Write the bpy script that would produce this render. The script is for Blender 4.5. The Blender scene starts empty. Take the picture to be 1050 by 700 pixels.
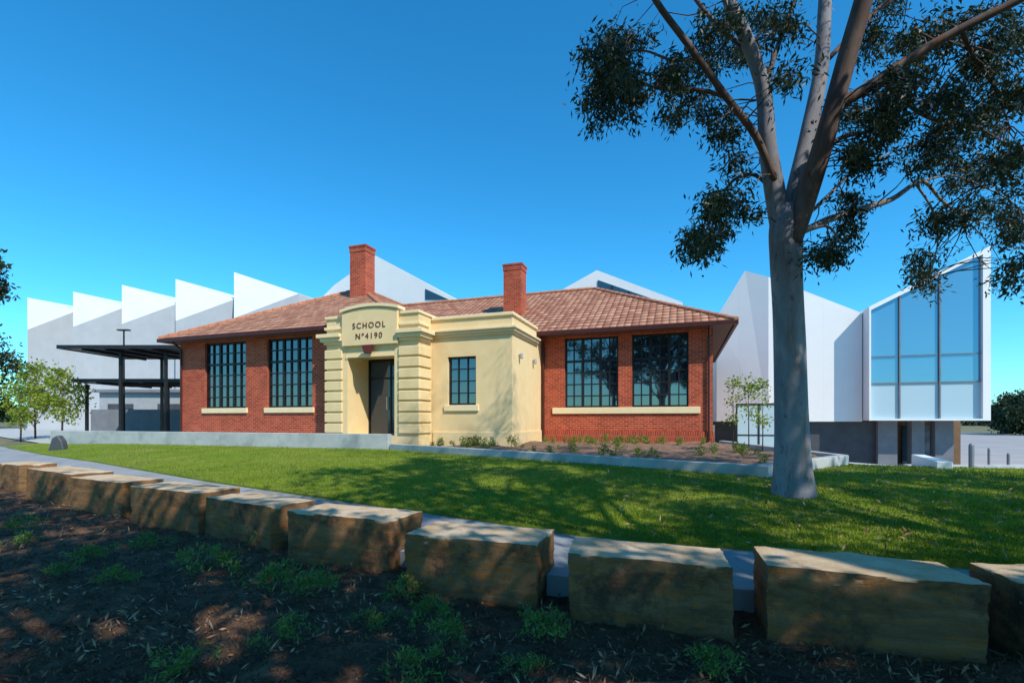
import bpy, bmesh, math, random
import numpy as np
from mathutils import Vector, noise
random.seed(7); RNG = np.random.default_rng(11)
SC = bpy.context.scene; C = SC.collection; R = math.radians
F, CX, HZ, CH = 496.0, 525.0, 430.0, 1.5
CA, SA = 0.944, 0.330
ROT = -math.atan2(SA, CA); OY = 17.0
# ------------------------------------------------------------------ layout helpers
def P(px, py, Y): return Vector(((px-CX)/F*Y, Y, CH+(HZ-py)/F*Y))
def la(px, b):
    t = (px-CX)/F
    return (t*(OY+CA*b)-SA*b)/(CA+SA*t)
def lz(px, py, b):
    a = la(px, b); Y = OY-SA*a+CA*b
    return CH+(HZ-py)/F*Y
def W(a, b, z=0.0): return Vector((CA*a+SA*b, OY-SA*a+CA*b, z))
def sm(t):
    t = np.clip(t, 0, 1); return t*t*(3-2*t)
BX = [-60,-30,-20,-12,-9.3,-7.3,-5.6,-4,-2.4,-.9,.4,1.7,2.9,4.3,8,14,60]
BY = [48,25,17.3,11.3,9.75,8.6,7.6,6.65,5.75,4.75,4.1,3.82,3.5,3.3,3.0,2.8,2.8]
def Cx(x): return np.interp(x, BX, BY)
def Lx(x): return np.interp(x, [-60,-30,-16,-5.9,.7,4.35,8,14,60], [50,27,16.6,9.6,5.35,4.1,3.6,3.4,3.4])
def Ux(x): return np.interp(x, [-60,-22,-20,-4.2,4.4,7.4,8.5,15,60], [52,22.4,21.2,16.1,8.35,10.65,10.2,8.2,8.2])
def gz(x, y):
    x = np.asarray(x, float); y = np.asarray(y, float)
    z = .2+.3*sm((y-Cx(x))/6)
    fx = sm((x-7.6-.35*np.maximum(0, y-18))/2.5); fy = sm((y-Ux(x))/9)
    return z-1.5*fx*fy
# ------------------------------------------------------------------ object helpers
def tag(o, label=None, cat=None, group=None, kind=None):
    if label: o['label'] = label
    if cat: o['category'] = cat
    if group: o['group'] = group
    if kind: o['kind'] = kind
    return o
def thing(name, label, cat, loc=(0,0,0), rz=0, group=None):
    o = bpy.data.objects.new(name, None); C.objects.link(o); o.location = loc; o.rotation_euler = (0,0,rz)
    o.empty_display_size = .2
    return tag(o, label, cat, group)
def link_mesh(name, me, m, parent=None):
    o = bpy.data.objects.new(name, me); C.objects.link(o)
    if m: me.materials.append(m)
    if parent: o.parent = parent
    return o
class MB:
    def __init__(s, org=(0,0,0)): s.v=[]; s.f=[]; s.uv=[]; s.o=Vector(org); s.hasuv=False
    def add(s, vs, fs, uvs=None):
        n=len(s.v); s.v += [tuple(Vector(p)-s.o) for p in vs]
        for k, f in enumerate(fs):
            s.f.append([i+n for i in f]); s.uv.append(uvs[k] if uvs else [(0,0)]*len(f))
        if uvs: s.hasuv=True
        return s
    def box(s,x0,x1,y0,y1,z0,z1):
        if x0>x1: x0,x1=x1,x0
        if y0>y1: y0,y1=y1,y0
        vs=[(x0,y0,z0),(x1,y0,z0),(x1,y1,z0),(x0,y1,z0),(x0,y0,z1),(x1,y0,z1),(x1,y1,z1),(x0,y1,z1)]
        return s.add(vs,[(0,3,2,1),(4,5,6,7),(0,1,5,4),(1,2,6,5),(2,3,7,6),(3,0,4,7)])
    def prism(s, poly, y0, y1):          # polygon in (x,z), extruded along y
        n=len(poly); vs=[(p[0],y0,p[1]) for p in poly]+[(p[0],y1,p[1]) for p in poly]
        fs=[list(range(n)), list(range(2*n-1,n-1,-1))]+[(i,(i+1)%n,(i+1)%n+n,i+n) for i in range(n)]
        return s.add(vs,fs)
    def slab(s, poly, z0, z1):           # polygon in (x,y), extruded along z
        n=len(poly); vs=[(p[0],p[1],z0) for p in poly]+[(p[0],p[1],z1) for p in poly]
        fs=[list(range(n-1,-1,-1)), list(range(n,2*n))]+[(i,(i+1)%n,(i+1)%n+n,i+n) for i in range(n)]
        return s.add(vs,fs)
    def tube(s, pts, rad, n=8, cap=True, wob=0):
        pts=[Vector(p) for p in pts]
        if not hasattr(rad,'__len__'): rad=[rad]*len(pts)
        vs=[]; ref=Vector((1,0,0))
        for i,p in enumerate(pts):
            d=(pts[min(i+1,len(pts)-1)]-pts[max(i-1,0)]).normalized()
            x=ref-d*ref.dot(d)
            if x.length<.1: x=Vector((0,1,0))-d*d.y
            x.normalize(); ref=x; y=d.cross(x)
            for k in range(n):
                a=2*math.pi*k/n; rr=rad[i]
                if wob: rr*=1+wob*noise.noise(Vector((math.cos(a)*1.3,math.sin(a)*1.3,p.z*.8+p.x)))
                vs.append(p+x*math.cos(a)*rr+y*math.sin(a)*rr)
        fs=[]
        for i in range(len(pts)-1):
            for k in range(n):
                fs.append((i*n+k,i*n+(k+1)%n,(i+1)*n+(k+1)%n,(i+1)*n+k))
        if cap:
            fs.append(list(range(n-1,-1,-1))); fs.append([len(vs)-n+k for k in range(n)])
        return s.add(vs,fs)
    def build(s, name, m, parent=None, smooth=False, bevel=0):
        me=bpy.data.meshes.new(name); me.from_pydata(s.v,[],s.f)
        if s.hasuv:
            l=me.uv_layers.new(name='UVMap'); k=0
            for u in s.uv:
                for q in u: l.data[k].uv=q; k+=1
        bm=bmesh.new(); bm.from_mesh(me); bmesh.ops.recalc_face_normals(bm, faces=bm.faces)
        if bevel: bmesh.ops.bevel(bm, geom=list(bm.edges), offset=bevel, segments=1, affect='EDGES', clamp_overlap=True)
        bm.to_mesh(me); bm.free()
        if smooth: me.polygons.foreach_set('use_smooth',[True]*len(me.polygons))
        return link_mesh(name, me, m, parent)
def spline(pts, k=5):
    out=[]; n=len(pts)
    for i in range(n-1):
        p0=pts[max(i-1,0)]; p1=pts[i]; p2=pts[i+1]; p3=pts[min(i+2,n-1)]
        for j in range(k):
            t=j/k
            out.append([.5*((2*b)+(c-a)*t+(2*a-5*b+4*c-d)*t*t+(-a+3*b-3*c+d)*t**3) for a,b,c,d in zip(p0,p1,p2,p3)])
    out.append(list(pts[-1])); return out
def leaf_geo(cl, L=(.08,.14), Wd=.02, mean=(0,0,-1), k=.6, flat=.8, rng=RNG):
    cl=np.array(cl,float); cnt=cl[:,4].astype(int)
    ctr=np.repeat(cl[:,:3],cnt,axis=0); r=np.repeat(cl[:,3],cnt)[:,None]
    n=len(ctr); off=rng.normal(size=(n,3))*r*.5; off[:,2]*=flat
    p=ctr+off
    d=rng.normal(size=(n,3)); d/=np.linalg.norm(d,axis=1)[:,None]
    d=d*(1-k)+np.array(mean)*k; d/=np.linalg.norm(d,axis=1)[:,None]
    s=np.cross(d, rng.normal(size=(n,3))); s/=np.linalg.norm(s,axis=1)[:,None]+1e-9
    l=rng.uniform(L[0],L[1],n)[:,None]; w=Wd*rng.uniform(.7,1.2,n)[:,None]
    v=np.stack([p,p+d*l*.45+s*w,p+d*l,p+d*l*.45-s*w],1).reshape(-1,3)
    return v
def quads(name, v, m, parent=None):
    n=len(v)//4; me=bpy.data.meshes.new(name)
    me.vertices.add(len(v)); me.vertices.foreach_set('co', v.astype(np.float32).ravel())
    me.loops.add(n*4); me.loops.foreach_set('vertex_index', np.arange(n*4,dtype=np.int32))
    me.polygons.add(n); me.polygons.foreach_set('loop_start', np.arange(0,n*4,4,dtype=np.int32))
    me.polygons.foreach_set('loop_total', np.full(n,4,dtype=np.int32))
    me.update(calc_edges=True); me.validate()
    return link_mesh(name, me, m, parent)
def sheet(name, xs, ylo, yhi, ny, zf, m, skirt=False, kind='structure'):
    vs=[]; xs=np.array(xs)
    for j in range(ny+1):
        y=ylo(xs)+(yhi(xs)-ylo(xs))*j/ny; z=zf(xs,y)
        if skirt and j==0: z=z-.35
        if skirt and j==1: y=ylo(xs)+.004; z=zf(xs,y)
        vs += list(zip(xs.tolist(), y.tolist(), np.broadcast_to(z,xs.shape).tolist()))
    n=len(xs); fs=[(j*n+i,j*n+i+1,(j+1)*n+i+1,(j+1)*n+i) for j in range(ny) for i in range(n-1)]
    me=bpy.data.meshes.new(name); me.from_pydata(vs,[],fs); me.polygons.foreach_set('use_smooth',[not skirt]*len(fs))
    o=link_mesh(name, me, m); o['kind']=kind; return o
# ------------------------------------------------------------------ materials
def nt(name):
    m=bpy.data.materials.new(name); m.use_nodes=True; t=m.node_tree; b=t.nodes['Principled BSDF']; return m,t,b
def N(t, typ, **kw):
    n=t.nodes.new(typ)
    for k,v in kw.items():
        if k in ('operation','blend_type','data_type','noise_dimensions','offset','wave_type','bands_direction','feature'): setattr(n,k,v)
        else: n.inputs[k].default_value=v
    return n
def rgba(c): return (c[0],c[1],c[2],1)
def mix(t, f, a, b, bt='MIX'):
    n=t.nodes.new('ShaderNodeMix'); n.data_type='RGBA'; n.blend_type=bt
    for i,v in ((0,f),(6,a),(7,b)):
        if isinstance(v,(int,float)): n.inputs[i].default_value=v
        elif isinstance(v,tuple): n.inputs[i].default_value=rgba(v)
        else: t.links.new(v, n.inputs[i])
    return n.outputs[2]
def ramp(t, src, p0, p1):
    n=t.nodes.new('ShaderNodeMapRange'); n.inputs[1].default_value=p0; n.inputs[2].default_value=p1
    t.links.new(src, n.inputs[0]); return n.outputs[0]
def coords(t, sc=(1,1,1), kind='Object'):
    tc=t.nodes.new('ShaderNodeTexCoord'); mp=t.nodes.new('ShaderNodeMapping'); mp.inputs['Scale'].default_value=sc
    t.links.new(tc.outputs[kind], mp.inputs[0]); return mp.outputs[0]
def noi(t, vec, scale, detail=4, rough=.55, dist=0):
    n=N(t,'ShaderNodeTexNoise',Scale=scale,Detail=detail,Roughness=rough,Distortion=dist); t.links.new(vec,n.inputs['Vector']); return n.outputs['Fac']
def bump(t, b, h, st, dist=.02):
    n=N(t,'ShaderNodeBump',Strength=st,Distance=dist); t.links.new(h,n.inputs['Height']); t.links.new(n.outputs[0],b.inputs['Normal'])
def mat(name, c, c2=None, sc=3, rough=.7, bs=0, bsc=40, spec=.3, metal=0, vs=(1,1,1), lo=.35, hi=.65, c3=None, sc3=.8, bd=.01):
    m,t,b=nt(name); b.inputs['Roughness'].default_value=rough; b.inputs['Metallic'].default_value=metal
    b.inputs['Specular IOR Level'].default_value=spec
    v=coords(t,vs); col=None
    if c2:
        col=mix(t, ramp(t,noi(t,v,sc,5,.6),lo,hi), c, c2)
        if c3: col=mix(t, ramp(t,noi(t,v,sc3,4,.6,.5),.5,.68), col, c3)
        t.links.new(col,b.inputs['Base Color'])
    else: b.inputs['Base Color'].default_value=rgba(c)
    if bs: bump(t,b,noi(t,v,bsc,6,.65),bs,bd)
    return m
def brickmat(name, c1, c2, mortar, bw, rh, ms, bs=.5, rough=.8, stain=.25):
    m,t,b=nt(name); b.inputs['Roughness'].default_value=rough; b.inputs['Specular IOR Level'].default_value=.2
    tc=t.nodes.new('ShaderNodeTexCoord'); se=t.nodes.new('ShaderNodeSeparateXYZ'); t.links.new(tc.outputs['Object'],se.inputs[0])
    ad=N(t,'ShaderNodeMath',operation='ADD'); t.links.new(se.outputs[0],ad.inputs[0]); t.links.new(se.outputs[1],ad.inputs[1])
    cb=t.nodes.new('ShaderNodeCombineXYZ'); t.links.new(ad.outputs[0],cb.inputs[0]); t.links.new(se.outputs[2],cb.inputs[1])
    br=N(t,'ShaderNodeTexBrick',Scale=1.0); br.inputs['Color1'].default_value=rgba(c1); br.inputs['Color2'].default_value=rgba(c2)
    br.inputs['Mortar'].default_value=rgba(mortar); br.inputs['Mortar Size'].default_value=ms; br.inputs['Brick Width'].default_value=bw
    br.inputs['Row Height'].default_value=rh; br.inputs['Bias'].default_value=0
    t.links.new(cb.outputs[0],br.inputs['Vector'])
    dk=mix(t, ramp(t,noi(t,tc.outputs['Object'],.9,5,.7),.4,.75), (1,1,1), (1-stain,1-stain,1-stain))
    col=mix(t,1.0,br.outputs['Color'],dk,'MULTIPLY'); t.links.new(col,b.inputs['Base Color'])
    iv=N(t,'ShaderNodeMath',operation='SUBTRACT'); iv.inputs[0].default_value=1; t.links.new(br.outputs['Fac'],iv.inputs[1])
    bump(t,b,iv.outputs[0],bs,.01); return m
def leafmat(name, c, c2, tr=.25, rough=.5):
    m,t,b=nt(name); g=t.nodes.new('ShaderNodeNewGeometry')
    tc=coords(t); f2=noi(t,tc,1.3,3,.6)
    col=mix(t, g.outputs['Random Per Island'], c, c2); col=mix(t, ramp(t,f2,.35,.7), col, tuple(x*.62 for x in c))
    t.links.new(col,b.inputs['Base Color']); b.inputs['Roughness'].default_value=rough; b.inputs['Specular IOR Level'].default_value=.25
    if tr>0:
        tl=t.nodes.new('ShaderNodeBsdfTranslucent'); t.links.new(col,tl.inputs[0]); ms=t.nodes.new('ShaderNodeMixShader'); ms.inputs[0].default_value=tr
        out=[x for x in t.nodes if x.type=='OUTPUT_MATERIAL'][0]
        t.links.new(b.outputs[0],ms.inputs[1]); t.links.new(tl.outputs[0],ms.inputs[2]); t.links.new(ms.outputs[0],out.inputs[0])
    return m
def tilemat():
    m,t,b=nt('terracotta tile'); b.inputs['Roughness'].default_value=.75; b.inputs['Specular IOR Level'].default_value=.2
    tc=t.nodes.new('ShaderNodeTexCoord'); se=t.nodes.new('ShaderNodeSeparateXYZ'); t.links.new(tc.outputs['UV'],se.inputs[0])
    def M(op,a,bb=None):
        n=N(t,'ShaderNodeMath',operation=op)
        for i,x in enumerate((a,bb)):
            if x is None: continue
            if isinstance(x,(int,float)): n.inputs[i].default_value=x
            else: t.links.new(x,n.inputs[i])
        return n.outputs[0]
    u=M('DIVIDE',se.outputs[0],.28); v=M('DIVIDE',se.outputs[1],.40)
    cb=t.nodes.new('ShaderNodeCombineXYZ'); t.links.new(M('FLOOR',u),cb.inputs[0]); t.links.new(M('FLOOR',v),cb.inputs[1])
    wn=t.nodes.new('ShaderNodeTexWhiteNoise'); wn.noise_dimensions='2D'; t.links.new(cb.outputs[0],wn.inputs['Vector'])
    col=mix(t,wn.outputs['Value'],(.33,.13,.075),(.55,.275,.165))
    big=ramp(t,noi(t,tc.outputs['Object'],.7,5,.7),.45,.75); col=mix(t,M('MULTIPLY',big,.2),col,(.26,.12,.075))
    fv=M('FRACT',v); fu=M('FRACT',u)
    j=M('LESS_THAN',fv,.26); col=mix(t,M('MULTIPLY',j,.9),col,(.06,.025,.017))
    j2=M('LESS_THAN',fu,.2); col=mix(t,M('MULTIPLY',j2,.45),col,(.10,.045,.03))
    t.links.new(col,b.inputs['Base Color'])
    h=M('ADD',M('MULTIPLY',M('SINE',M('MULTIPLY',fu,math.pi)),.8),M('SUBTRACT',1.0,fv)); bump(t,b,h,.8,.05); return m
M_={}
M_['brick']=brickmat('red brick',(.54,.09,.037),(.34,.045,.02),(.48,.23,.15),.24,.086,.010,.6,stain=.3)
M_['soldier']=brickmat('soldier brick',(.48,.075,.03),(.32,.042,.02),(.42,.2,.14),.086,.24,.009,.5)
M_['render']=mat('cream render',(.80,.61,.34),(.76,.57,.30),2,.85,.25,60,c3=(.71,.52,.27),sc3=.6)
M_['cream']=mat('pale render trim',(.84,.68,.42),(.79,.63,.37),3,.8,.15,60)
M_['tile']=tilemat()
M_['ridge']=mat('ridge tile',(.48,.20,.11),(.36,.14,.08),3,.8,.3,20)
M_['fascia']=mat('dark red fascia',(.07,.018,.015),(.05,.014,.012),5,.45)
M_['soffit']=mat('dark soffit',(.16,.10,.07),(.12,.08,.06),5,.7)
M_['black']=mat('black steel',(.012,.012,.014),(.02,.02,.022),5,.4)
M_['white']=brickmat('white cladding',(.84,.83,.81),(.83,.82,.80),(.78,.77,.75),1.2,60,.008,.05,.55,.04)
M_['hallwall_shaded']=brickmat('shaded hall panel',(.46,.46,.48),(.44,.44,.46),(.40,.40,.42),2.4,60,.012,.05,.55,.1)  # white hall panel darkened: shade on the lower walls put into the colour
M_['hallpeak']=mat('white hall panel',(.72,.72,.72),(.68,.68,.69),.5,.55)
M_['whitep']=mat('white paint',(.80,.80,.78),(.76,.76,.74),3,.5)
M_['palegrey']=mat('pale grey paint',(.36,.37,.38),(.32,.33,.34),3,.6)
M_['greywall']=mat('charcoal cladding',(.055,.06,.07),(.075,.08,.09),2,.6,.1,30)
M_['grey']=mat('grey column',(.16,.17,.19),(.2,.21,.23),2,.6)
M_['conc']=mat('pale concrete',(.46,.47,.46),(.38,.39,.39),2,.85,.3,50,c3=(.30,.31,.31),sc3=1.2)
M_['path']=mat('path concrete',(.30,.31,.32),(.25,.26,.27),1.5,.9,.4,120,c3=(.21,.22,.23),sc3=.8)
M_['letter']=mat('maroon lettering',(.13,.022,.016),None,rough=.5)
M_['wood']=mat('brown panel',(.22,.12,.06),(.16,.09,.05),3,.6)
def glass(name,c,r=.04,ior=1.6,metal=0):
    m,t,b=nt(name); v=coords(t); b.inputs['Base Color'].default_value=rgba(c); b.inputs['Roughness'].default_value=r; b.inputs['IOR'].default_value=ior
    b.inputs['Metallic'].default_value=metal; bump(t,b,noi(t,v,1.2,2),.06,.05); return m
M_['glass']=glass('old window glass',(.008,.014,.025),.03,2.5)
M_['glassblue']=glass('tinted blue glazing',(.10,.29,.43),.03,2.0,.25)
M_['frost']=glass('frosted lower glazing',(.42,.56,.62),.35,1.5)
M_['glassdark']=glass('dark glazing',(.02,.05,.08),.05,1.7)
def sandmat():
    m,t,b=nt('split sandstone'); b.inputs['Roughness'].default_value=.95; b.inputs['Specular IOR Level'].default_value=.1
    oi=t.nodes.new('ShaderNodeObjectInfo'); tc=t.nodes.new('ShaderNodeTexCoord')
    va=t.nodes.new('ShaderNodeVectorMath'); va.operation='ADD'; t.links.new(tc.outputs['Object'],va.inputs[0]); 
    sc=t.nodes.new('ShaderNodeVectorMath'); sc.operation='SCALE'; sc.inputs[0].default_value=(37,21,13); t.links.new(oi.outputs['Random'],sc.inputs['Scale'])
    t.links.new(sc.outputs[0],va.inputs[1]); v=va.outputs[0]
    mp=t.nodes.new('ShaderNodeMapping'); mp.inputs['Scale'].default_value=(.8,.8,5); mp.inputs['Rotation'].default_value=(.12,.2,0); t.links.new(v,mp.inputs[0])
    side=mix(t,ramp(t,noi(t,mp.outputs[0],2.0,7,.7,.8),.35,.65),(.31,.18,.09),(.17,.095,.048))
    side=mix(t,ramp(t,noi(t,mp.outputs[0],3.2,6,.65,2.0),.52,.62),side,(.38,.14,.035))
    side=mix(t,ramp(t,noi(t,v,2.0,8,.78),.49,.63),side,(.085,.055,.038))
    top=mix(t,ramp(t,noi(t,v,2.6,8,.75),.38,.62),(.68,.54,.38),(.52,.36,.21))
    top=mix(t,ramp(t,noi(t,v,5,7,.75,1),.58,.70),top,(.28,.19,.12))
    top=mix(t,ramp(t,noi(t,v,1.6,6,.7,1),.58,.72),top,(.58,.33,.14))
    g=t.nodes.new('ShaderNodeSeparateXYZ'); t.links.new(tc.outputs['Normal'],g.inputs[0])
    col=mix(t,ramp(t,g.outputs[2],.25,.75),side,top)  # stained sides darkened, tops paled by normal: shade and sun put into colour
    t.links.new(col,b.inputs['Base Color'])
    h=N(t,'ShaderNodeMath',operation='ADD'); t.links.new(noi(t,mp.outputs[0],7,10,.8,.3),h.inputs[0]); t.links.new(noi(t,v,60,6,.75),h.inputs[1]); bump(t,b,h.outputs[0],.8,.02)
    return m
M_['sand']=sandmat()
M_['lawn']=mat('turf',(.13,.20,.012),(.18,.24,.02),1.2,.95,.8,90,c3=(.23,.25,.04),sc3=.5,bd=.02)
M_['blade']=leafmat('grass blade',(.18,.26,.010),(.36,.39,.025),.35)
M_['ground']=mat('dry grassy ground',(.12,.13,.06),(.2,.17,.1),.3,.95,.3,20)
M_['asphalt']=mat('car park asphalt',(.30,.28,.28),(.36,.34,.33),.5,.9,.2,60)
M_['mulch']=mat('brown bark mulch',(.15,.080,.044),(.075,.04,.022),9,.95,1,45,c3=(.22,.125,.07),sc3=3,bd=.03)
M_['bedmulch']=mat('bed mulch',(.30,.18,.12),(.18,.105,.07),6,.95,1,40,bd=.03)
M_['chip']=leafmat('bark chip',(.08,.042,.024),(.32,.18,.10),0,.9)
M_['litter']=leafmat('dry gum leaf',(.30,.14,.07),(.58,.42,.28),0,.6)
M_['gum']=leafmat('gum leaf',(.024,.044,.017),(.062,.080,.030),.22,.45)
M_['shade']=leafmat('shade gum leaf',(.030,.052,.020),(.075,.092,.036),0,.6)
M_['young']=leafmat('young leaf',(.26,.34,.03),(.42,.47,.07),.45)
M_['green']=leafmat('groundcover leaf',(.10,.19,.04),(.20,.32,.08),.3)
M_['shrub']=leafmat('shrub leaf',(.16,.22,.03),(.32,.34,.07),.3)
M_['dist']=leafmat('distant tree leaf',(.03,.05,.02),(.06,.085,.035),.2)
M_['twig']=mat('twig bark',(.11,.075,.055),(.07,.05,.04),6,.9)
def barkmat(name,ca,cb_,cc,cd_):
    m,t,b=nt(name); b.inputs['Roughness'].default_value=.8; b.inputs['Specular IOR Level'].default_value=.2
    v=coords(t,(1,1,.35)); v2=coords(t,(3,3,.5))
    col=mix(t,ramp(t,noi(t,v,3.5,6,.65,.6),.4,.6),ca,cb_)
    col=mix(t,ramp(t,noi(t,v2,1.6,5,.6,1.2),.54,.66),col,cc)
    col=mix(t,ramp(t,noi(t,v,9,6,.7,1.0),.58,.68),col,cd_)
    t.links.new(col,b.inputs['Base Color']); bump(t,b,noi(t,v,12,7,.65,.8),.3,.015); return m
M_['bark']=barkmat('smooth gum bark',(.25,.245,.265),(.17,.17,.195),(.19,.14,.12),(.10,.09,.095))
M_['limbbark']=barkmat('limb bark',(.15,.105,.09),(.09,.062,.055),(.14,.06,.035),(.05,.035,.03))
# ------------------------------------------------------------------ light, sky, camera
E=R(45); hx,hy=.60,-.80; S=Vector((hx*math.cos(E),hy*math.cos(E),math.sin(E))).normalized()
sd=bpy.data.lights.new('sun','SUN'); sd.energy=5.0; sd.angle=R(.5); sd.color=(1,.93,.81)
so=bpy.data.objects.new('sun',sd); C.objects.link(so); so.rotation_euler=S.to_track_quat('Z','Y').to_euler(); so.location=(10,-10,20)
w=bpy.data.worlds.new('World'); SC.world=w; w.use_nodes=True; t=w.node_tree; bg=t.nodes['Background']
sk=t.nodes.new('ShaderNodeTexSky'); sk.sky_type='NISHITA'; sk.sun_disc=False; sk.sun_elevation=E; sk.sun_rotation=math.atan2(S.x,S.y)
sk.air_density=1.0; sk.dust_density=.3; sk.ozone_density=1.3; sk.altitude=0
tint=mix(t,1.0,sk.outputs[0],(.66,1.42,1.76),'MULTIPLY')
hs=t.nodes.new('ShaderNodeHueSaturation'); hs.inputs['Saturation'].default_value=1.10; hs.inputs['Value'].default_value=1.0
t.links.new(tint,hs.inputs['Color']); t.links.new(hs.outputs[0],bg.inputs[0]); bg.inputs[1].default_value=.13
cd=bpy.data.cameras.new('camera'); cam=bpy.data.objects.new('camera',cd); C.objects.link(cam); SC.camera=cam
cam.location=(0,0,CH); cam.rotation_euler=(math.pi/2,0,0); cd.sensor_width=36; cd.lens=36*F/1050; cd.shift_y=80/1050; cd.clip_start=.05; cd.clip_end=3000
SC.view_settings.view_transform='Standard'; SC.view_settings.look='None'; SC.view_settings.exposure=0
# ------------------------------------------------------------------ ground
xs=np.concatenate([[-1200,-500,-250,-120,-80,-60,-50,-40],np.arange(-34,30,1.0),[32,36,42,50,70,100,180,400,1200]])
ys=np.concatenate([[-300,-100,-40,-15,-6],np.arange(0,40,1.0),[42,46,52,60,75,100,150,300,700,1800]])
vs=[]; 
for y in ys:
    for x in xs:
        z=float(gz(x,y)); d=y-float(Cx(x))
        if d<1.6: z=-.15
        else: z-=.06
        vs.append((x,y,z))
n=len(xs); fs=[(j*n+i,j*n+i+1,(j+1)*n+i+1,(j+1)*n+i) for j in range(len(ys)-1) for i in range(n-1)]
me=bpy.data.meshes.new('ground'); me.from_pydata(vs,[],fs); link_mesh('ground',me,M_['ground'])['kind']='structure'
# mulch
def mz(x,y):
    return np.array([.045*noise.noise(Vector((a*1.1,b*1.1,0)))+.035*noise.noise(Vector((a*4,b*4,3)))+.02*noise.noise(Vector((a*15,b*15,5))) for a,b in zip(x,y)])
sheet('mulch_bed',np.arange(-14,7,.05),lambda x:np.full_like(x,1.0),lambda x:Cx(x)+.02,190,mz,M_['mulch'])
sheet('path',np.concatenate([np.arange(-40,-12,1),np.arange(-12,17,.25)]),lambda x:Cx(x)-.02,lambda x:Lx(x)+.03,6,lambda x,y:gz(x,y)-.025,M_['path'],skirt=True)
sheet('lawn',np.arange(-22,16,.25),lambda x:Lx(x),lambda x:Ux(x)+.1,34,lambda x,y:gz(x,y)+.012,M_['lawn'],skirt=True)
sheet('walkway',np.arange(7.9,30,.4),lambda x:Ux(x)+.05,lambda x:Ux(x)+3.2,12,lambda x,y:gz(x,y)-.02,M_['conc'])
sheet('car_park',np.arange(9,90,1.5),lambda x:Ux(x)+3.2,lambda x:np.full_like(x,110.),60,lambda x,y:gz(x,y)-.025,M_['asphalt'])
sheet('forecourt_paving',np.arange(-60,-3,1.0),lambda x:Ux(x)+.2,lambda x:Ux(x)+14,12,lambda x,y:gz(x,y)-.01,M_['conc'])
# grass blades
n=300000
Y=np.exp(RNG.uniform(math.log(3.3),math.log(21),n)); X=RNG.uniform(-1.2,1.2,n)*Y
ok=(Y>Lx(X)-.02+.03*np.sin(X*7)*np.sin(X*2.3))&(Y<Ux(X)-.02)&(X>-22)&(X<15.5); X=X[ok];Y=Y[ok]
cl=np.stack([X,Y,gz(X,Y)+.008,np.full_like(X,.0001),np.ones_like(X)],1)
tag(quads('lawn_grass',leaf_geo(cl,(.03,.06),.005,(0,0,1),.6),M_['blade']),'short mown green grass covering the lawn behind the sandstone blocks','grass',kind='stuff')
# fallen leaves on lawn
n=900; Y=RNG.uniform(4,9,n); X=RNG.uniform(1,9,n); ok=(Y>Lx(X))&(Y<Ux(X)-.1); X=X[ok];Y=Y[ok]
cl=np.stack([X,Y,gz(X,Y)+.045,np.full_like(X,.001),np.ones_like(X)],1)
tag(quads('lawn_leaf_litter',leaf_geo(cl,(.05,.1),.012,(0,0,.1),.05),M_['litter']),'pale fallen gum leaves scattered on the lawn around the tree','fallen leaves',kind='stuff')
# chips and litter in the mulch
def scatter(n,ymax=11):
    Y=np.exp(RNG.uniform(math.log(2.3),math.log(ymax),n)); X=RNG.uniform(-1.25,1.2,n)*Y
    ok=(Y<Cx(X)-.02); return X[ok],Y[ok]
X,Y=scatter(46000); z=mz(X,Y)+.008
cl=np.stack([X,Y,z,np.full_like(X,.001),np.ones_like(X)],1); v=leaf_geo(cl,(.015,.06),.007,(0,0,.25),.15)
tag(quads('bark_chips',v,M_['chip']),'dark bark mulch chips in front of the sandstone blocks','mulch',kind='stuff')
X,Y=scatter(9000)
nz=np.array([noise.noise(Vector((a*1.6,b*1.6,9))) for a,b in zip(X,Y)]); ok=nz>RNG.uniform(-.35,.45,len(nz)); X=X[ok];Y=Y[ok]
z=mz(X,Y)+.02
cl=np.stack([X,Y,z,np.full_like(X,.001),np.ones_like(X)],1); v=leaf_geo(cl,(.04,.10),.009,(0,0,.2),.1)
tag(quads('dry_leaf_litter',v,M_['litter']),'dry brown gum leaves lying over the dark mulch','fallen leaves',kind='stuff')
mb=MB()
X,Y=scatter(150)
for x,y in zip(X,Y):
    a=random.uniform(0,6.3); L=random.uniform(.12,.5); z0=float(mz([x],[y])[0])+.02
    mb.tube([(x,y,z0),(x+math.cos(a)*L*.5,y+math.sin(a)*L*.5,z0+random.uniform(0,.03)),(x+math.cos(a+.25)*L,y+math.sin(a+.25)*L,z0+.005)],[.006,.005,.002],5)
tag(mb.build('twig_litter',M_['twig']),'thin fallen twigs lying on the dark mulch','twigs',kind='stuff')
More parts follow.
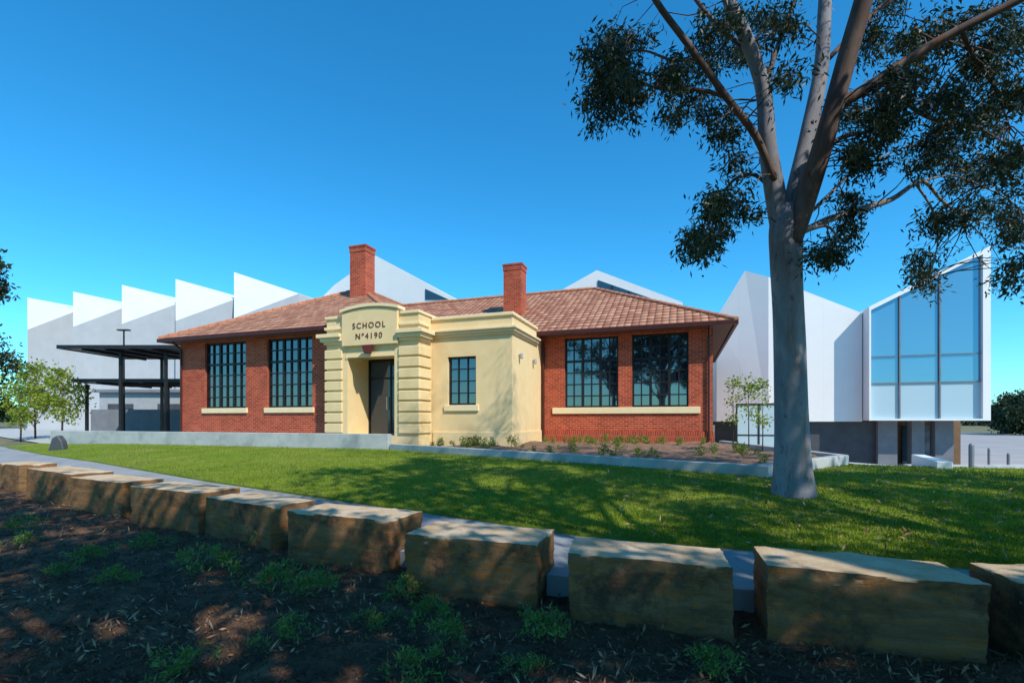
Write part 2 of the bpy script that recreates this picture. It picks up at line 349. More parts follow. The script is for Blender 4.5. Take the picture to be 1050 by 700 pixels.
# ------------------------------------------------------------------ sandstone blocks
def block(p0,p1,h,dep,label,seed):
    p0=Vector((p0[0],p0[1])); p1=Vector((p1[0],p1[1])); L=(p1-p0).length; ang=math.atan2(p1.y-p0.y,p1.x-p0.x)
    bm=bmesh.new(); st=.022 if p0.y<5.5 else .04; nx,ny,nz=int(L/st),int(dep/st),int((h+.08)/st)
    def face(f,nu,nv):
        g=[[bm.verts.new(f(i/nu,j/nv)) for j in range(nv+1)] for i in range(nu+1)]
        for i in range(nu):
            for j in range(nv): bm.faces.new((g[i][j],g[i+1][j],g[i+1][j+1],g[i][j+1]))
    H0=-.08
    face(lambda u,v:(u*L,0,H0+v*(h-H0)),nx,nz); face(lambda u,v:(u*L,dep,H0+v*(h-H0)),nx,nz)
    face(lambda u,v:(0,u*dep,H0+v*(h-H0)),ny,nz); face(lambda u,v:(L,u*dep,H0+v*(h-H0)),ny,nz)
    face(lambda u,v:(u*L,v*dep,h),nx,ny)
    bmesh.ops.remove_doubles(bm,verts=bm.verts,dist=.001); bmesh.ops.recalc_face_normals(bm,faces=bm.faces)
    bm.normal_update(); sh=random.Random(seed)
    kx,ky,kz=sh.uniform(-.03,.03),sh.uniform(-.025,.025),sh.uniform(-.03,.03)
    for v in bm.verts:
        q=v.co+Vector((seed*7.3,seed*3.1,0)); n=v.normal.copy(); c0=v.co.copy()
        top=n.z>.9
        qq=Vector((q.x,q.y,q.z*2.5))
        dd=(.003*noise.noise(q*2.2)+.003*noise.noise(q*9)) if top else (.014*noise.noise(q*2.2)+.011*noise.noise(qq*6)+.008*noise.noise(qq*17))
        if max(abs(n.x),abs(n.y),abs(n.z))<.9: dd-=.003+.018*max(0,noise.noise(q*4)-.08)+.006*abs(noise.noise(q*14))
        v.co+=n*dd; v.co.z+=kz*(c0.x/L-.5)*(1 if c0.z>.2 else 0); v.co.x+=kx*c0.z; v.co.y+=ky*c0.z
    me=bpy.data.meshes.new('sandstone_block'); bm.to_mesh(me); bm.free(); me.polygons.foreach_set('use_smooth',[True]*len(me.polygons))
    me.set_sharp_from_angle(angle=R(40))
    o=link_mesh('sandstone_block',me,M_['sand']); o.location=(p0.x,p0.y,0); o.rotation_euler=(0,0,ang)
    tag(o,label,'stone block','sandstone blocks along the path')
BL=[((-11.3,10.55),(-10.05,9.85),'sandstone block at far left end, cut by the picture edge'),
((-9.35,9.3),(-7.75,8.5),'second sandstone block from the left end of the row'),
((-7.4,8.1),(-6.0,7.45),'third sandstone block from the left end of the row'),
((-5.6,7.1),(-4.15,6.4),'fourth sandstone block from the left end of the row'),
((-4.0,6.3),(-2.75,5.5),'fifth sandstone block from the left end of the row'),
((-2.45,5.25),(-1.2,4.72),'sixth sandstone block from the left end of the row'),
((-.93,4.25),(.2,3.85),'middle sandstone block below the school porch, seventh from the left'),
((.42,3.58),(1.52,3.3),'sandstone block with a gap of pale path on both sides, eighth from left'),
((1.74,3.3),(2.9,2.94),'large sandstone block nearest the camera at the right, ninth from left'),
((3.12,2.86),(4.3,2.66),'sandstone block at far right, cut by the picture edge')]
for i,(a,b,l) in enumerate(BL): block(a,b,[.56,.55,.53,.53,.5,.51,.5,.5,.5,.5][i],[.6,.62,.6,.6,.58,.56,.58,.52,.54,.55][i],l,i+1)
# ------------------------------------------------------------------ retaining walls
def wallseg(name,p0,p1,z0,z1,th,label,m=None):
    p0=Vector(p0);p1=Vector(p1); L=(p1-p0).length
    mb=MB(); mb.box(0,L,0,th,0,z1-z0); o=mb.build(name,m or M_['conc'],bevel=.012)
    o.location=(p0.x,p0.y,z0); o.rotation_euler=(0,0,math.atan2(p1.y-p0.y,p1.x-p0.x)); tag(o,label,'wall')
wallseg('retaining_wall',(-20.2,21.15),(-4.1,16.0),.1,1.02,.22,'taller pale concrete wall running left in front of the entrance portal')
wallseg('retaining_wall',(-4.05,15.98),(4.42,8.33),.1,.70,.2,'low pale concrete edge wall between the lawn and the school garden bed')
wallseg('retaining_wall',(4.46,8.40),(7.4,10.62),.1,.72,.2,'short concrete wall turning back from the bed corner behind the gum tree')
wallseg('retaining_wall',(7.44,10.7),(7.9,18.0),-1.1,.72,.2,'concrete wall closing the right side of the school garden bed')
wallseg('retaining_wall',(8.75,9.6),(9.9,11.6),-.4,.66,.25,'small white concrete wall beside the walkway at the right edge',M_['whitep'])
wallseg('retaining_wall',(18,22),(40,20.5),-1.2,-.55,.3,'long low pale kerb wall across the paving at the right edge')
def ybed(x): return np.interp(x,[-4.2,-.2,.2,1.1,7.4,7.7],[17.3,16.6,20.2,20.9,18.8,18.6])
sheet('garden_bed',np.arange(-3.9,7.7,.1),lambda x:np.interp(x,[-4.05,4.42,7.4,7.7],[16.05,8.45,10.72,11]),ybed,60,
      lambda x,y:.60+.05*np.sin(x*2.1+y)+np.array([.05*noise.noise(Vector((a*3,b*3,0))) for a,b in zip(x,y)]),M_['bedmulch'])
# ------------------------------------------------------------------ OLD SCHOOL
ORG=(-4,4,.6)
school=thing('school_building','old red brick school with cream entrance porch, hipped tile roof and two chimneys','building',W(-4,4,.6),ROT)
def B(): return MB(ORG)
def wall_open(mb,a0,a1,b0,b1,z0,z1,ops):
    x=a0
    for (o0,o1,q0,q1) in sorted(ops):
        mb.box(x,o0,b0,b1,z0,z1); mb.box(o0,o1,b0,b1,z0,q0); mb.box(o0,o1,b0,b1,q1,z1); x=o1
    mb.box(x,a1,b0,b1,z0,z1)
EZ=5.0; LB=-.25; LE=-.86
lw=[(la(210,LB),la(252,LB),2.0,4.88),(la(274,LB),la(320,LB),2.0,4.88)]; rw=[(1.02,3.22,2.0,4.88),(3.76,5.88,2.0,4.88)]
AL=la(185,LB)
mb=B(); wall_open(mb,AL,-7.25,LB,LB+.3,.3,EZ,lw); mb.box(AL,AL+.3,LB+.3,14.8,.3,EZ); mb.box(AL+.3,6.75,14.5,14.8,.3,EZ)
mb.box(-5.1,-4.8,.95,3.77,.3,EZ)
mb.build('brick_wall',M_['brick'],school)
mb=B(); wall_open(mb,-.02,6.75,3.77,4.07,.3,EZ,rw); mb.box(6.45,6.75,4.07,14.5,.3,EZ); mb.build('brick_wall',M_['brick'],school)
mb=B(); mb.box(AL+.3,-5.2,LB+.4,14.4,4.9,4.96); mb.box(-5.1,6.4,4.1,14.4,4.9,4.96); mb.box(-14.9,-5.2,4,4.1,.6,4.9); mb.box(.2,6.4,8,8.1,.6,4.9); mb.build('ceiling',M_['soffit'],school)
def window(a0,a1,z0,z1,b,cols,rows,heavy,rec=.1,sill=True,sm_=None,bw=.022):
    fw=.07; fr=B(); fr.box(a0,a1,b+rec,b+rec+.08,z0,z0+fw); fr.box(a0,a1,b+rec,b+rec+.08,z1-fw,z1)
    fr.box(a0,a0+fw,b+rec,b+rec+.08,z0+fw,z1-fw); fr.box(a1-fw,a1,b+rec,b+rec+.08,z0+fw,z1-fw)
    f=fr.build('window',M_['black'],school)
    g=B(); g.box(a0+fw,a1-fw,b+rec+.045,b+rec+.055,z0+fw,z1-fw); g.build('pane',M_['glass'],f)
    bb=B(); w_=a1-a0
    for i in range(1,cols):
        x=a0+w_*i/cols; h=.05 if i in heavy else bw
        bb.box(x-h,x+h,b+rec-.01,b+rec+.042,z0+fw,z1-fw)
    for j in range(1,rows):
        z=z0+(z1-z0)*j/rows; h=.045 if (rows>5 and j==rows-2) else bw
        bb.box(a0+fw,a1-fw,b+rec-.004,b+rec+.04,z-h,z+h)
    bb.build('glazing_bars',M_['black'],f)
    if sill:
        s=B(); s.box(a0-.12,a1+.12,b-.07,b+.12,z0-.22,z0-.002); s.build('sill',sm_ or M_['cream'],f,bevel=.01)
for (a0,a1,z0,z1) in lw: window(a0,a1,z0,z1,LB,6,6,(2,4))
for (a0,a1,z0,z1) in rw: window(a0,a1,z0,z1,3.77,6,6,(2,4),sill=False)
mb=B(); mb.box(.5,6.3,3.70,3.765,1.74,1.995); mb.build('sill_band',M_['cream'],school,bevel=.01)
mb=B(); mb.box(.1,6.8,3.72,3.768,.3,1.05); mb.build('plinth',M_['soldier'],school)
# roof
A_,B_,Cc,D_,E_,F_=(-16.4,LE),(-4,LE),(-4,3.1),(7.5,3.1),(7.5,15.5),(-16.4,15.5); RZ=5.1+6.2*.524
R1,R2,R3=(-10.2,LE+6.2),(-10.2,9.3),(1.3,9.3); e0=5.1
mb=B(); sl=math.hypot(1,.524)
def rf(pts,ax,eb):
    vs=[(p[0],p[1],z) for p,z in pts]; uv=[]
    for p,z in pts: uv.append((p[ax]+50,(z-e0)/.524*sl+20))
    mb.add(vs,[list(range(len(vs)))],[uv])
rf([(A_,e0),(B_,e0),(R1,RZ)],0,0); rf([(B_,e0),(Cc,e0),(R2,RZ),(R1,RZ)],1,0); rf([(Cc,e0),(D_,e0),(R3,RZ),(R2,RZ)],0,0)
rf([(D_,e0),(E_,e0),(R3,RZ)],1,0); rf([(E_,e0),(F_,e0),(R2,RZ),(R3,RZ)],0,0); rf([(F_,e0),(A_,e0),(R1,RZ),(R2,RZ)],1,0)
roof=mb.build('roof',M_['tile'],school)
v3=lambda p,z:(p[0],p[1],z)
for p,z,q,y in [(A_,e0,R1,RZ),(B_,e0,R1,RZ),(R1,RZ,R2,RZ),(R2,RZ,R3,RZ),(D_,e0,R3,RZ),(E_,e0,R3,RZ),(F_,e0,R2,RZ)]:
    m2=B(); a=Vector(v3(p,z)); b=Vector(v3(q,y)); n=max(2,int((b-a).length/.4)); pts=[];rr=[]
    for i in range(n):
        pts+= [a.lerp(b,i/n),a.lerp(b,(i+.93)/n)]; rr+=[.12,.095]
    m2.tube(pts,rr,8); m2.build('ridge_cap',M_['ridge'],roof)
mb=B(); ring=[A_,B_,Cc,D_,E_,F_]
mb.slab([(-16.3,LE+.1),(-4.1,LE+.1),(-4.1,3.2),(7.4,3.2),(7.4,15.4),(-16.3,15.4)],4.97,5.02); mb.build('soffit',M_['soffit'],school)
mb=B()
for (p,q) in zip(ring,ring[1:]+ring[:1]):
    x0,x1=sorted((p[0],q[0])); y0,y1=sorted((p[1],q[1]))
    if p==A_: mb.box(x0-.06,-7.3,y0-.06,y0+.06,4.94,5.09)
    elif p==B_: mb.box(x0-.055,x1+.055,1.0,y1-.062,4.945,5.085)
    elif y0==y1: mb.box(x0-.06,x1+.06,y0-.06,y0+.06,4.94,5.09)
    else: mb.box(x0-.055,x1+.055,y0+.062,y1-.062,4.945,5.085)
mb.build('gutter',M_['fascia'],school)
# chimneys
def chimney(a,b,w_,d_,z0,z1):
    m2=B(); m2.box(a-w_/2,a+w_/2,b-d_/2,b+d_/2,z0,z1-.32); c=m2.build('chimney',M_['brick'],school)
    m2=B(); m2.box(a-w_/2-.02,a+w_/2+.02,b-d_/2-.02,b+d_/2+.02,z1-.318,z1-.09); m2.box(a-w_/2-.045,a+w_/2+.045,b-d_/2-.045,b+d_/2+.045,z1-.088,z1)
    m2.build('chimney_cap',M_['soldier'],c)
chimney(-9.2,4.0,.90,.75,6.5,9.95); chimney(-1.95,6.0,.90,.75,5.8,8.9)
# low porch wing
pw=(-2.51,-1.38,2.03,3.8)
mb=B(); wall_open(mb,-3.2,0,0,.3,.3,5.17,[pw]); mb.box(-.3,0,.3,3.04,.3,5.17); mb.box(-.3,0,3.04,3.76,.3,4.96); mb.box(-3.2,-.3,.3,3.04,4.7,4.8)
mb.build('porch_wall',M_['render'],school)
mb=B(); mb.box(-3.14,.07,-.07,.33,5.172,5.29); mb.box(-.33,.07,.332,3.04,5.172,5.29); mb.build('coping',M_['cream'],school,bevel=.015)
mb=B()
for k,(z0,z1,o) in enumerate([(4.52,4.60,.06),(4.602,4.70,.13),(4.702,4.78,.2)]):
    mb.box(-3.14,o,-o,-.002,z0,z1); mb.box(.002,o,.0,3.02,z0,z1)
mb.build('cornice',M_['cream'],school,bevel=.01)
mb=B(); mb.box(-3.1,.05,-.05,-.002,.3,1.05); mb.box(.002,.05,0,3.7,.3,1.05); mb.build('plinth',M_['render'],school,bevel=.01)
window(*pw[:2],*pw[2:],0,3,4,(),.12,bw=.016)
# portal
a0,a1=-7.2,-3.2; o0,o1=-6.25,-4.2; pb=-.9; PT=5.30
mb=B(); mb.box(a0,o0,pb,.9,.3,PT); mb.box(o1,a1,pb,.9,.3,PT); mb.box(o0,o1,pb,.9,3.9,PT); mb.box(o0,o1,pb,.5,.3,.92)
por=mb.build('entrance_portal',M_['render'],school)
mb=B(); poly=[(-6.4,4.24),(-4.0,4.24)]; 
for i in range(13):
    x=-4.0-2.4*i/12; poly.append((x,5.47+.15*(1-((x+5.2)/1.2)**2)))
mb.prism(poly,pb-.14,pb-.004); mb.build('name_panel',M_['render'],por,bevel=.01)
mb=B(); up=[];lo=[]
for i in range(13):
    x=-6.46+2.52*i/12; h=.15*(1-((x+5.2)/1.26)**2); up.append((x,5.60+h)); lo.append((x,5.49+h))
mb.prism(lo+up[::-1],pb-.2,pb+.3); mb.build('panel_coping',M_['cream'],por)
mb=B(); mb.box(a0-.05,-6.47,pb-.06,.95,PT+.002,PT+.1); mb.box(-3.93,a1+.05,pb-.06,.95,PT+.002,PT+.1); mb.box(-6.46,-3.94,pb+.32,.95,PT+.002,PT+.1); mb.build('coping',M_['cream'],por,bevel=.01)
for (x0,x1) in ((a0,-6.42),(-3.98,a1)):
    mb=B()
    for (z0,z1,o) in [(4.34,4.44,.08),(4.442,4.58,.18),(4.582,4.72,.28),(4.90,5.0,.07)]:
        lft=o if x0<-6 else 0; rgt=o if x1>-4 else 0
        mb.box(x0-lft,x1+rgt,pb-o,pb-.002,z0,z1)
        if rgt: mb.box(x1+.002,x1+rgt,pb,-.21,z0,z1)
        if lft: mb.box(x0-lft,x0-.002,pb,LB-.01,z0,z1)
    mb.build('cornice',M_['cream'],por,bevel=.008)
zs=[1.0+.40*i for i in range(9) if 1.0+.40*i<4.0]
mb=B()
for z in zs: mb.box(a0-.06,o0-.2,pb-.07,pb-.002,z,z+.335); mb.box(a0-.06,a0-.002,pb,LB-.01,z,z+.335)
mb.build('quoins',M_['render'],por,bevel=.022)
mb=B()
for z in zs: mb.box(o1+.2,a1+.06,pb-.07,pb-.002,z,z+.335); mb.box(a1+.002,a1+.06,pb,-.06,z,z+.335)
mb.build('quoins',M_['render'],por,bevel=.022)
mb=B(); mb.prism([(-5.33,3.92),(-5.07,3.92),(-4.98,4.22),(-5.42,4.22)],pb-.26,pb-.142); mb.build('keystone',M_['letter'],por)
mb=B(); mb.box(-6.31,o0+.02,pb-.03,.0,3.78,3.898); mb.box(o0+.02,o1-.02,pb-.03,pb+.1,3.82,3.898); mb.build('lintel_trim',M_['cream'],por)
def text(s,a,z,size,b):
    cu=bpy.data.curves.new('t','FONT'); cu.body=s; cu.size=size; cu.align_x='CENTER'; cu.extrude=.008; cu.offset=.0; cu.space_character=1.3
    o=bpy.data.objects.new('t',cu); C.objects.link(o); dg=bpy.context.evaluated_depsgraph_get(); me=bpy.data.meshes.new_from_object(o.evaluated_get(dg)); bpy.data.objects.remove(o)
    o=link_mesh('lettering',me,None,por); me.materials.clear(); me.materials.append(M_['letter']); o.rotation_euler=(math.pi/2,0,0); o.location=(a-ORG[0],b-ORG[1],z-ORG[2]); return o
tag(text('SCHOOL',-5.2,4.86,.30,pb-.15),'raised dark letters reading SCHOOL'); tag(text('Nº4190',-5.2,4.47,.30,pb-.15),'raised dark letters reading Nº4190')
mb=B(); 
for x in (-6.25,-5.25,-4.27): mb.box(x,x+.07,.40,.48,.92,3.89)
mb.box(-6.18,-4.27,.40,.48,3.80,3.89); mb.box(-6.18,-4.27,.40,.48,3.1,3.17); d=mb.build('door',M_['black'],school)
mb=B(); mb.box(-6.17,-4.28,.44,.45,.93,3.8); mb.build('pane',M_['glassdark'],d)
mb=B(); mb.tube([(-5.36,.36,1.9),(-5.36,.36,2.4)],.018,8); mb.build('door_handle',M_['whitep'],d)
mb=B(); mb.box(-6.2,-4.25,.52,.85,.92,3.89); mb.build('back_wall',M_['greywall'],por)
for b in (.75,2.5):
    mb=B(); mb.tube([(.002,b,3.86),(.06,b,3.86),(.09,b,3.84)],[.05,.05,.03],8); mb.tube([(.11,b,3.93),(.11,b,3.90),(.11,b,3.74),(.11,b,3.72)],[.02,.055,.065,.03],10); mb.build('wall_lamp',M_['palegrey'],school)
mb=B(); mb.tube([(.12,3.05,5.0),(.12,3.5,4.7),(.12,3.68,4.6),(.12,3.68,.7)],.045,8); mb.build('downpipe',M_['fascia'],school)
mb=B(); mb.tube([(6.6,3.05,5.0),(6.6,3.5,4.75),(6.6,3.68,4.65),(6.6,3.68,.7)],.045,8); mb.build('downpipe',M_['fascia'],school)
mb=B(); mb.tube([(AL+.15,LE+.05,5.0),(AL+.15,LB-.2,4.75),(AL+.15,LB-.08,4.65),(AL+.15,LB-.08,.7)],.045,8); mb.build('downpipe',M_['fascia'],school)
# ------------------------------------------------------------------ MODERN BUILDINGS (same orientation)
bA=17.5; fA=bA-1.8; bP=bA+.8; pxe=[28,75,125,180,240,306]; pk=[305,299,292,286,279]; lo_=[320,316,312,307,301]
A0=la(28,bA); orgT=(A0,bA,.3)
saw=thing('school_hall','white modern school hall with five sawtooth roof peaks behind the left wing','building',W(A0,bA,.3),ROT)
for i in range(5):
    xf=la(pxe[i],fA); xp=la(pxe[i],bP); x1=la(pxe[i+1],bA); zl=lz(pxe[i+1],lo_[i],bA); zp=lz(pxe[i],pk[i],bP); zm=lz(pxe[i],338-3*i,fA); z0=.3; k=60
    BLv,LM,PK,RT,BR=(xf,fA,z0),(xf,fA,zm),(xp,bP,zp),(x1,bA,zl),(x1,bA,z0)
    PB,RB,RBb,PBb,RL=(xp,k,zp),(x1,k,zl),(x1,k,z0),(xp,k,z0),(xp,bP,z0)
    mb=MB(orgT); mb.add([BLv,BR,RT,LM],[(0,1,2),(0,2,3)]); bay=mb.build('sawtooth_bay',M_['hallwall_shaded'],saw)
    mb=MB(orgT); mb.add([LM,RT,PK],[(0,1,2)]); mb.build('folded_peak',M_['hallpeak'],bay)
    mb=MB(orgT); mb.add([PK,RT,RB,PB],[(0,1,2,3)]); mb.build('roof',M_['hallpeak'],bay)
    mb=MB(orgT); mb.add([BLv,LM,PK,RL,PB,PBb,BR,RT,RB,RBb],[(0,1,2),(0,2,3),(3,2,4,5),(6,9,8,7),(5,4,8,9)]); mb.build('side_wall',M_['hallwall_shaded'],bay)
# middle gable behind chimney
def polyl(pp,b): return [(la(x,b),lz(x,y,b)) for x,y in pp]
b2=21; o2=(la(385,b2),b2,.3)
mid=thing('school_hall_gable','white pointed gable of the modern school rising behind the left chimney','building',W(o2[0],b2,.3),ROT)
mb=MB(o2); pl=polyl([(343,292),(385,262),(466,306)],b2); pl=[(pl[0][0]-3,pl[0][1]-2.2),*pl,(pl[-1][0]+.01,2.0),(pl[0][0]-3,2.0)]; mb.prism(pl,b2,b2+20); mb.build('gable_wall',M_['hallpeak'],mid)
mb=MB(o2); mb.prism(polyl([(436,296),(460,307),(436,307)],b2-.06),b2-.06,b2-.01); mb.build('window',M_['glassdark'],mid)
b3=21; o3=(la(612,b3),b3,.3)
rr=thing('school_hall_gable','white pointed gable with dark clerestory glazing behind the right wing roof','building',W(o3[0],b3,.3),ROT)
mb=MB(o3); pl=polyl([(560,306),(612,277),(700,310)],b3); pl=[*pl,(pl[-1][0],2.0),(pl[0][0],2.0)]; mb.prism(pl,b3,b3+5); mb.build('gable_wall',M_['hallpeak'],rr)
mb=MB(o3); mb.prism(polyl([(613,287),(668,306),(613,306)],b3-.08),b3-.08,b3-.01); g=mb.build('window',M_['glassdark'],rr)
for px in (628,645):
    mb=MB(o3); x=la(px,b3); mb.box(x-.05,x+.05,b3-.14,b3-.082,lz(px,306,b3),lz(px,288+(px-613)*.34,b3)); mb.build('mullion',M_['black'],g)
# right building
b4=14.7; o4=(la(884,b4),b4,-1.1)
rb=thing('school_wing','white angular modern school wing with tall sloping blue window at the right','building',W(o4[0],b4,-1.1),ROT)
D=10
mb=MB(o4); mb.prism(polyl([(788,284),(884,321),(884,432),(788,432)],b4),b4,b4+D); mb.build('facade_wall',M_['white'],rb)
pf=polyl([(736,322),(765,275),(788,284),(788,432),(736,432)],b4); mb=MB(o4)
pts=[(pf[0][0],b4+1.0,pf[0][1]),(pf[1][0],b4+.5,pf[1][1]),(pf[2][0]-.001,b4,pf[2][1]),(pf[3][0]-.001,b4,pf[3][1]),(pf[4][0],b4+1.0,pf[4][1])]
mb.add(pts+[(p[0],b4+D,p[2]) for p in pts],[(0,1,3,4),(1,2,3),(9,8,6,5),(8,7,6),(0,5,6,1),(1,6,7,2),(2,7,8,3),(3,8,9,4),(4,9,5,0)]); mb.build('folded_wall',M_['white'],rb)
pl=polyl([(884,318),(1016,252),(1016,432),(884,432)],b4-.9); xL,xR=la(885,b4),pl[1][0]; zb=lz(950,431,b4-.9)
topl=lambda x,off=0: pl[0][1]+(pl[1][1]-pl[0][1])*(x-pl[0][0])/(pl[1][0]-pl[0][0])-off
xR0=xR-.30; xL0=xL+.08
mb=MB(o4)
mb.prism([(xL,topl(xL)),(xR,topl(xR)),(xR,topl(xR)-.22),(xR0,topl(xR0)-.22),(xL,topl(xL)-.22)],b4-.9,b4+D)
mb.box(xR0,xR,b4-.9,b4+D,zb,topl(xR)-.9)
mb.prism([(xR0,topl(xR)-.9),(xR,topl(xR)-.9),(xR,topl(xR)-.22),(xR0,topl(xR0)-.22)],b4-.9,b4+D)
mb.prism([(xL,zb),(xL0,zb),(xL0,topl(xL0)-.222),(xL,topl(xL)-.222)],b4-.9,b4+D)
mb.build('window_surround',M_['white'],rb)
mb=MB(o4); mb.box(xL0+.002,xR0-.002,b4-.9,b4+D,zb,zb+.10); mb.build('floor_slab',M_['whitep'],rb)
gb=b4-.7
zs1=lz(945,392,gb); zs2=lz(945,364,gb)
mb=MB(o4); mb.prism([(xL0,zs1),(xR0,zs1),(xR0,topl(xR0)-.22),(xL0,topl(xL0)-.22)],gb,gb+.05); gl=mb.build('window',M_['glassblue'],rb)
mb=MB(o4); mb.box(xL0,xR0,gb,gb+.05,zb+.10,zs1-.003); mb.build('frosted_pane',M_['frost'],gl)
cols=[la(p,gb) for p in (922,963)]
for x in cols:
    mb=MB(o4); mb.prism([(x-.03,zb+.10),(x+.03,zb+.10),(x+.03,topl(x)-.24),(x-.03,topl(x)-.24)],gb-.1,gb-.003); mb.build('mullion',M_['grey'],gl)
for z in (zs1,zs2):
    mb=MB(o4); mb.box(xL0,xR0,gb-.07,gb-.006,z-.02,z+.02); mb.build('transom',M_['grey'],gl)
mb=MB(o4); mb.box(la(736,b4),la(902,b4),b4+2.3,b4+2.7,-1.3,1.42); mb.box(la(790,b4),la(902,b4),b4+.4,b4+.8,-1.3,1.39); mb.build('undercroft_wall',M_['greywall'],rb)
for p0,p1 in ((901,921),(936,949),(960,979)):
    mb=MB(o4); mb.box(la(p0,b4),la(p1,b4),b4+.1,b4+.7,-1.3,zb-.003); mb.build('column',M_['grey'],rb)
mb=MB(o4); mb.box(la(900,b4+3),la(985,b4+3),b4+3,b4+3.2,-1.3,zb-.01); mb.build('back_wall',M_['wood'],rb)
mb=MB(o4); mb.box(la(925,b4+2.9),la(958,b4+2.9),b4+2.85,b4+2.95,-1.1,zb-.3); mb.build('glazed_door',M_['glassdark'],rb)
p=W(8.2,10.5,-.9); sc=thing('glazed_screen','small dark framed glass screen between the brick wing and white building','screen',p,ROT)
mb=MB(); 
for x in (0,1.0,2.0): mb.box(x,x+.07,0,.07,0,3.2)
mb.box(.07,2.0,.01,.06,3.1,3.2); mb.box(.07,2.0,.01,.06,1.6,1.66); mb.build('frame',M_['black'],sc)
mb=MB(); mb.box(.08,1.99,.03,.04,.05,3.09); mb.build('pane',M_['frost'],sc)
# ------------------------------------------------------------------ left canopies
def canopy(x0,x1,y0,y1,z,posts,label):
    g=float(gz(x0,y0)); cnp=thing('steel_canopy',label,'canopy',((x0+x1)/2,y0,g),0,'black steel canopies'); o=((x0+x1)/2,y0,g)
    mb=MB(o); mb.box(x0,x1,y0,y1,z,z+.07); mb.build('roof_panel',M_['black'],cnp)
    mb=MB(o); mb.box(x0-.05,x1+.05,y0-.06,y0-.002,z-.04,z+.14); mb.box(x0-.05,x1+.05,y1+.002,y1+.06,z-.04,z+.14); mb.box(x0-.06,x0-.002,y0,y1,z-.04,z+.14); mb.box(x1+.002,x1+.06,y0,y1,z-.04,z+.14)
    mb.build('fascia',M_['black'],cnp)
    for k in range(1,5): mb=MB(o); xx=x0+(x1-x0)*k/5; mb.box(xx-.04,xx+.04,y0+.01,y1-.01,z-.12,z-.003); mb.build('rafter',M_['black'],cnp)
    for (x,y) in posts:
        mb=MB(o); mb.box(x-.06,x+.06,y-.06,y+.06,g,z-.125); mb.build('post',M_['black'],cnp)
canopy(-22.5,-16.7,24,28.2,5.05,[(-19.9,24.6),(-17.6,24.6),(-19.9,27.5),(-17.6,27.5)],'upper thin black steel canopy left of the brick school')
canopy(-23.6,-17.4,26,30,3.55,[(-23.2,26.4),(-20.9,29.4),(-17.8,29.4)],'lower thin black steel canopy left of the brick school')
mb=MB((-21,31,.3)); mb.box(-27,-16.2,31,31.3,.2,2.15); o=mb.build('screen_wall',M_['grey'],None); o.location=(-21,31,.3); tag(o,'low grey screen wall under the black canopies','wall')
sb=thing('storage_building','low grey flat roofed outbuilding behind the black canopies','building',(-24,34,.3))
mb=MB(); mb.box(-5,5,0,4,0,3.1); mb.build('wall',M_['palegrey'],sb)
mb=MB(); mb.box(-5.3,5.3,-.3,4.3,3.102,3.3); mb.build('roof',M_['grey'],sb)
for x in (-3.5,0,3.5): mb=MB(); mb.box(x-.9,x+.9,-.03,-.004,.1,2.3); mb.build('door',M_['greywall'],sb)
p=P(127,420,30); lp=thing('light_pole','slim black light pole rising above the upper canopy','light pole',(p.x,30,.4))
mb=MB(); mb.tube([(0,0,0),(0,0,6.6)],[.07,.045],8); mb.build('pole',M_['black'],lp)
mb=MB(); mb.box(-.35,.35,-.12,.12,6.6,6.68); mb.build('lamp_head',M_['black'],lp)
mb=MB(); mb.prism([(-.3,0),(.3,0),(.22,.4),(.05,.62),(-.15,.5)],0,.25); o=mb.build('stone_marker',M_['greywall'],None,bevel=.03); o.location=(-16.9,17.9,.3); tag(o,'small pointed dark stone marker at the left end of the wall','stone')
